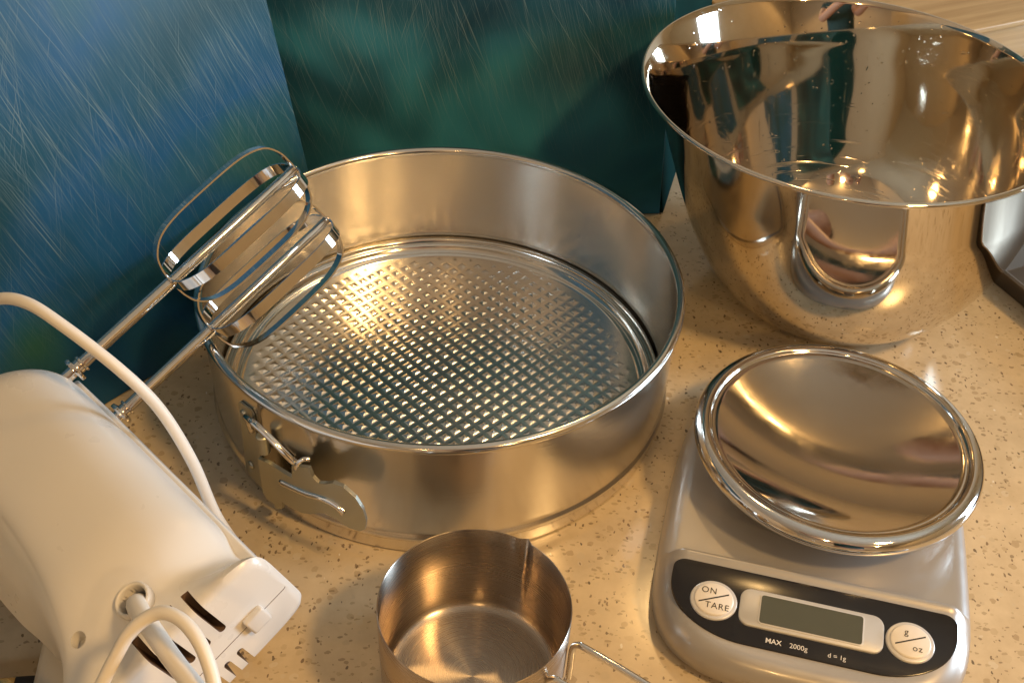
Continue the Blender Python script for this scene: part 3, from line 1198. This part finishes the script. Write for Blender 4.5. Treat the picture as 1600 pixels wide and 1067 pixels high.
def ribbon_loop(bm, y0, y1, r, w, th_, phi):
    """one U-shaped blade strip in the plane at angle phi, from the shaft out and back"""
    prof = [(0.0026, y0), (0.35 * r, y0 + 0.0006), (0.62 * r, y0 + 0.0030), (0.86 * r, y0 + 0.0095), (0.97 * r, y0 + 0.019), (r, y0 + 0.032),
            (1.0 * r, y1 - 0.026), (0.95 * r, y1 - 0.014), (0.80 * r, y1 - 0.0055), (0.52 * r, y1 - 0.0012), (0.22 * r, y1), (0.0, y1 + 0.0002)]
    pts = catmull([(p[0], p[1], 0) for p in prof], 5)
    c, s = math.cos(phi), math.sin(phi)
    path = [Vector((p.x * c, p.y, p.x * s)) for p in pts]
    side = Vector((-s, 0, c))
    n = len(path)

    def sc(i):
        return 0.55 + 0.45 * min(1, min(i, n - 1 - i) / 8)
    sweep(path, [(w / 2, th_ / 2), (-w / 2, th_ / 2), (-w / 2, -th_ / 2), (w / 2, -th_ / 2)], bm, up=side, scale=None)
    return bm


for sgn, ph in ((1, math.radians(18)), (-1, math.radians(20))):
    zc = sgn * 0.0381 / 2
    bt = empty("beater")
    bt.parent = mixer
    bt.location = (0, 0, zc)
    rod = lathe([(0, -0.012), (0.0029, -0.012), (0.0029, 0.058), (0.0026, 0.060), (0.0024, 0.1372), (0.0018, 0.1385), (0, 0.1388)], 20)
    bmesh.ops.rotate(rod, verts=rod.verts, cent=(0, 0, 0), matrix=Matrix.Rotation(math.radians(-90), 3, 'X'))
    obj("rod", rod, CHROME_WIRE, bt, sharp=50)
    col_ = lathe([(0.0029, 0.0), (0.0058, 0.0002), (0.0060, 0.0012), (0.0058, 0.0022), (0.0034, 0.0028), (0.0034, 0.0044), (0.0042, 0.0048), (0.0042, 0.0058), (0.0029, 0.0060)], 24)
    bmesh.ops.rotate(col_, verts=col_.verts, cent=(0, 0, 0), matrix=Matrix.Rotation(math.radians(-90), 3, 'X'))
    obj("collar", col_, CHROME_WIRE, bt, sharp=50)
    for k in range(4):
        obj("blade", ribbon_loop(bmesh.new(), 0.0585, 0.1370, 0.0232, 0.0056, 0.0008, ph + k * PI / 2), CHROME, bt, sharp=40)

# cord: strain relief, loop by the heel, and the run that arches up past the beaters
relief = catmull([(0.1294, -0.0414, 0.026), (0.138, -0.0414, 0.0375), (0.150, -0.0415, 0.0445), (0.1587, -0.0415, 0.0470), (0.1763, -0.0422, 0.0500),
                  (0.1928, -0.0426, 0.0500), (0.2072, -0.0433, 0.048)], 8)
obj("strain_relief", sweep(relief, circ(0.0031, 14), scale=lambda i: 1.25 - 0.25 * i / len(relief)), CORD, mixer)
loop = catmull([(0.150, -0.125, 0.025), (0.158, -0.096, 0.038), (0.1626, -0.0733, 0.0465), (0.1626, -0.0554, 0.055), (0.1632, -0.0447, 0.060), (0.1673, -0.0349, 0.062), (0.1755, -0.0308, 0.062),
                (0.1858, -0.0311, 0.060), (0.1947, -0.0352, 0.055), (0.2034, -0.042, 0.050), (0.215, -0.055, 0.040)], 10)
obj("cord", sweep(loop, circ(0.0024, 14)), CORD, mixer)
run = catmull([(0.110, -0.030, -0.070), (0.08, -0.0078, -0.0656), (0.0744, -0.0049, -0.0556), (0.0703, -0.0011, -0.0352), (0.0637, 0.008, -0.0082), (0.0553, 0.0139, 0.0191), (0.0465, 0.014, 0.0413),
               (0.0244, 0.0108, 0.0603), (0.0069, 0.007, 0.0685), (-0.0102, -0.0011, 0.0675), (-0.041, -0.019, 0.0551), (-0.0801, -0.0514, 0.0277), (-0.11, -0.085, -0.01)], 10)
obj("cord", sweep(run, circ(0.0026, 14)), CORD, mixer)

# mains plug lying on the counter under the handle
plug = empty("mains_plug", (-0.1765, 0.2800, 0.0), math.radians(98))
tag(plug, "white mains plug with a black sleeved brass pin lying under the mixer handle", "plug")
pb = boxbm(-0.022, 0.024, -0.013, 0.016, 0.0008, 0.027, bev=0.006)
obj("plug_body", pb, PLASTIC, plug, sharp=50)
for pz in (0.0180,):
    obj("pin_sleeve", boxbm(-0.006, -0.0005, 0.015, 0.0245, pz - 0.002, pz + 0.002, bev=0.0004), RUBBER, plug, sharp=40)
    obj("pin", boxbm(-0.0058, -0.0007, 0.0245, 0.034, pz - 0.0018, pz + 0.0018, bev=0.0004), BRASS, plug, sharp=40)

# ------------------------------------------------------------------ baking tray at the right edge
ta = math.radians(90 - 63.3)
tray = empty("baking_tray", (0.296, 0.6225, 0.0), ta)
tag(tray, "dull steel baking tray with a raised rim at the right edge beside the mixing bowl", "baking tray")


def tray_bm():
    bm = bmesh.new()
    w, d, hgt = 0.34, 0.25, 0.020
    x0, y1 = 0.0, 0.0

    def rect(o, z):
        return [bm.verts.new(p) for p in ((x0 + o, y1 - d + o, z), (x0 + w - o, y1 - d + o, z), (x0 + w - o, y1 - o, z), (x0 + o, y1 - o, z))]
    rs = [rect(0.010, 0.0006), rect(0.008, 0.0014), rect(0.002, hgt - 0.002), rect(-0.002, hgt), rect(-0.004, hgt + 0.0006), rect(-0.0045, hgt + 0.0022), rect(-0.003, hgt + 0.003), rect(-0.001, hgt + 0.0022),
          rect(0.003, hgt - 0.001), rect(0.009, 0.0026), rect(0.011, 0.0018)]
    for a, b in zip(rs, rs[1:]):
        for k in range(4):
            bm.faces.new((a[k], a[(k + 1) % 4], b[(k + 1) % 4], b[k]))
    bm.faces.new(rs[0][::-1])
    bm.faces.new(rs[-1])
    return bm


obj("tray_shell", tray_bm(), TRAY, tray, smooth=True, sharp=30)

# ------------------------------------------------------------------ the photographer, seen only as a reflection in the steel
SKIN = mat_simple("skin", (0.52, 0.29, 0.20), 0.5).m
SHIRT = mat_simple("dark_teal_shirt", (0.020, 0.060, 0.062), 0.8).m
JEANS = mat_simple("dark_trousers", (0.03, 0.03, 0.04), 0.8).m
HAIR = mat_simple("brown_hair", (0.05, 0.03, 0.02), 0.5).m


def skinned(name, verts, edges, radii, mt, parent=None, sub=2):
    me = bpy.data.meshes.new(name)
    me.from_pydata(verts, edges, [])
    o = bpy.data.objects.new(name, me)
    COL.objects.link(o)
    md = o.modifiers.new("skin", 'SKIN')
    md.use_smooth_shade = True
    for v, r in zip(me.skin_vertices[0].data, radii):
        v.radius = r if isinstance(r, tuple) else (r, r)
    me.skin_vertices[0].data[0].use_root = True
    o.modifiers.new("sub", 'SUBSURF').levels = sub
    bpy.context.view_layer.update()
    dg = bpy.context.evaluated_depsgraph_get()
    new = bpy.data.meshes.new_from_object(o.evaluated_get(dg), depsgraph=dg)
    bpy.data.objects.remove(o)
    new.materials.clear()
    new.materials.append(mt)
    for p in new.polygons:
        p.use_smooth = True
    o = bpy.data.objects.new(name, new)
    COL.objects.link(o)
    o.parent = parent
    return o


person = empty("person", (0.26, -0.50, -0.90))
tag(person, "photographer in a dark teal shirt holding up a camera, mirrored in the steel dish", "person")
V_ = [(0, 0, 0.95), (0, 0.01, 1.10), (0, 0.0, 1.25), (0, -0.01, 1.38), (0, 0.0, 1.47), (0, 0.03, 1.54), (0, 0.05, 1.64), (0, 0.04, 1.72)]
E_ = [(i, i + 1) for i in range(7)]
R_ = [(0.16, 0.11), (0.145, 0.10), (0.16, 0.11), (0.15, 0.10), 0.055, (0.055, 0.06), (0.078, 0.095), (0.06, 0.075)]
for sx in (-1, 1):
    b = len(V_)
    V_ += [(sx * 0.17, -0.01, 1.40), (sx * 0.185, 0.17, 1.24), (sx * 0.125 - 0.15, 0.37, 1.31), (sx * 0.080 - 0.235, 0.450, 1.345), (sx * 0.060 - 0.26, 0.485, 1.365)]
    E_ += [(3, b), (b, b + 1), (b + 1, b + 2), (b + 2, b + 3), (b + 3, b + 4)]
    R_ += [0.058, 0.045, 0.036, 0.027, (0.030, 0.018)]
    h0 = b + 4
    for q, (dx, dz, ln) in enumerate(((-0.012, 0.022, 0.030), (-0.016, 0.008, 0.034), (-0.016, -0.008, 0.032), (-0.012, -0.020, 0.026))):
        f = len(V_)
        x0, y0, z0 = V_[h0]
        V_ += [(x0 + sx * dx * 0.5, y0 + 0.018, z0 + dz), (x0 + sx * (dx - ln), y0 + 0.022, z0 + dz * 1.05)]
        E_ += [(h0, f), (f, f + 1)]
        R_ += [0.009, 0.0075]
    f = len(V_)
    V_ += [(V_[h0][0] - sx * 0.012, V_[h0][1] - 0.012, V_[h0][2] - 0.022), (V_[h0][0] - sx * 0.030, V_[h0][1] - 0.006, V_[h0][2] - 0.026)]
    E_ += [(h0, f), (f, f + 1)]
    R_ += [0.011, 0.009]
    b = len(V_)
    V_ += [(sx * 0.09, 0.0, 0.86), (sx * 0.10, 0.02, 0.50), (sx * 0.10, 0.0, 0.10), (sx * 0.11, 0.12, 0.03)]
    E_ += [(0, b), (b, b + 1), (b + 1, b + 2), (b + 2, b + 3)]
    R_ += [0.095, 0.062, 0.045, 0.040]
skinned("body", V_, E_, R_, SKIN, person)
sv = [(0, 0, 0.93), (0, 0.01, 1.10), (0, 0.0, 1.25), (0, -0.01, 1.38), (0, -0.005, 1.455)]
se = [(0, 1), (1, 2), (2, 3), (3, 4)]
sr = [(0.178, 0.128), (0.165, 0.120), (0.178, 0.128), (0.168, 0.118), 0.075]
for sx in (-1, 1):
    b = len(sv)
    sv += [(sx * 0.17, -0.01, 1.40), (sx * 0.182, 0.085, 1.315)]
    se += [(3, b), (b, b + 1)]
    sr += [0.070, 0.062]
skinned("shirt", sv, se, sr, SHIRT, person)
sv, se, sr = [(0, 0, 0.97)], [], [(0.17, 0.125)]
for sx in (-1, 1):
    b = len(sv)
    sv += [(sx * 0.09, 0.0, 0.86), (sx * 0.10, 0.02, 0.50), (sx * 0.10, 0.0, 0.10)]
    se += [(0, b), (b, b + 1), (b + 1, b + 2)]
    sr += [0.108, 0.078, 0.062]
skinned("trousers", sv, se, sr, JEANS, person)
skinned("hair", [(0, -0.02, 1.60), (0, -0.005, 1.70), (0, 0.04, 1.755)], [(0, 1), (1, 2)], [(0.075, 0.06), (0.088, 0.085), (0.07, 0.07)], HAIR, person)
cb = boxbm(-0.048, 0.048, -0.034, -0.012, H - 0.030, H + 0.030, bev=0.005)
pc = tag(obj("compact_camera", cb, smudged("camera_silver", (0.5, 0.5, 0.5), 0.3, 0.4, 40, 0.6), smooth=True, sharp=40), "small silver compact camera held in both hands, mirrored in the steel", "camera")
obj("lens_barrel", lathe([(0.019, -0.012), (0.019, 0.0), (0.017, 0.001), (0.012, -0.003), (0.0, -0.004)], 40), DARK_STEEL, pc,
    mat=Matrix.Translation((0, -0.012 + 0.002, H)) @ Matrix.Rotation(math.radians(-90), 4, 'X'))
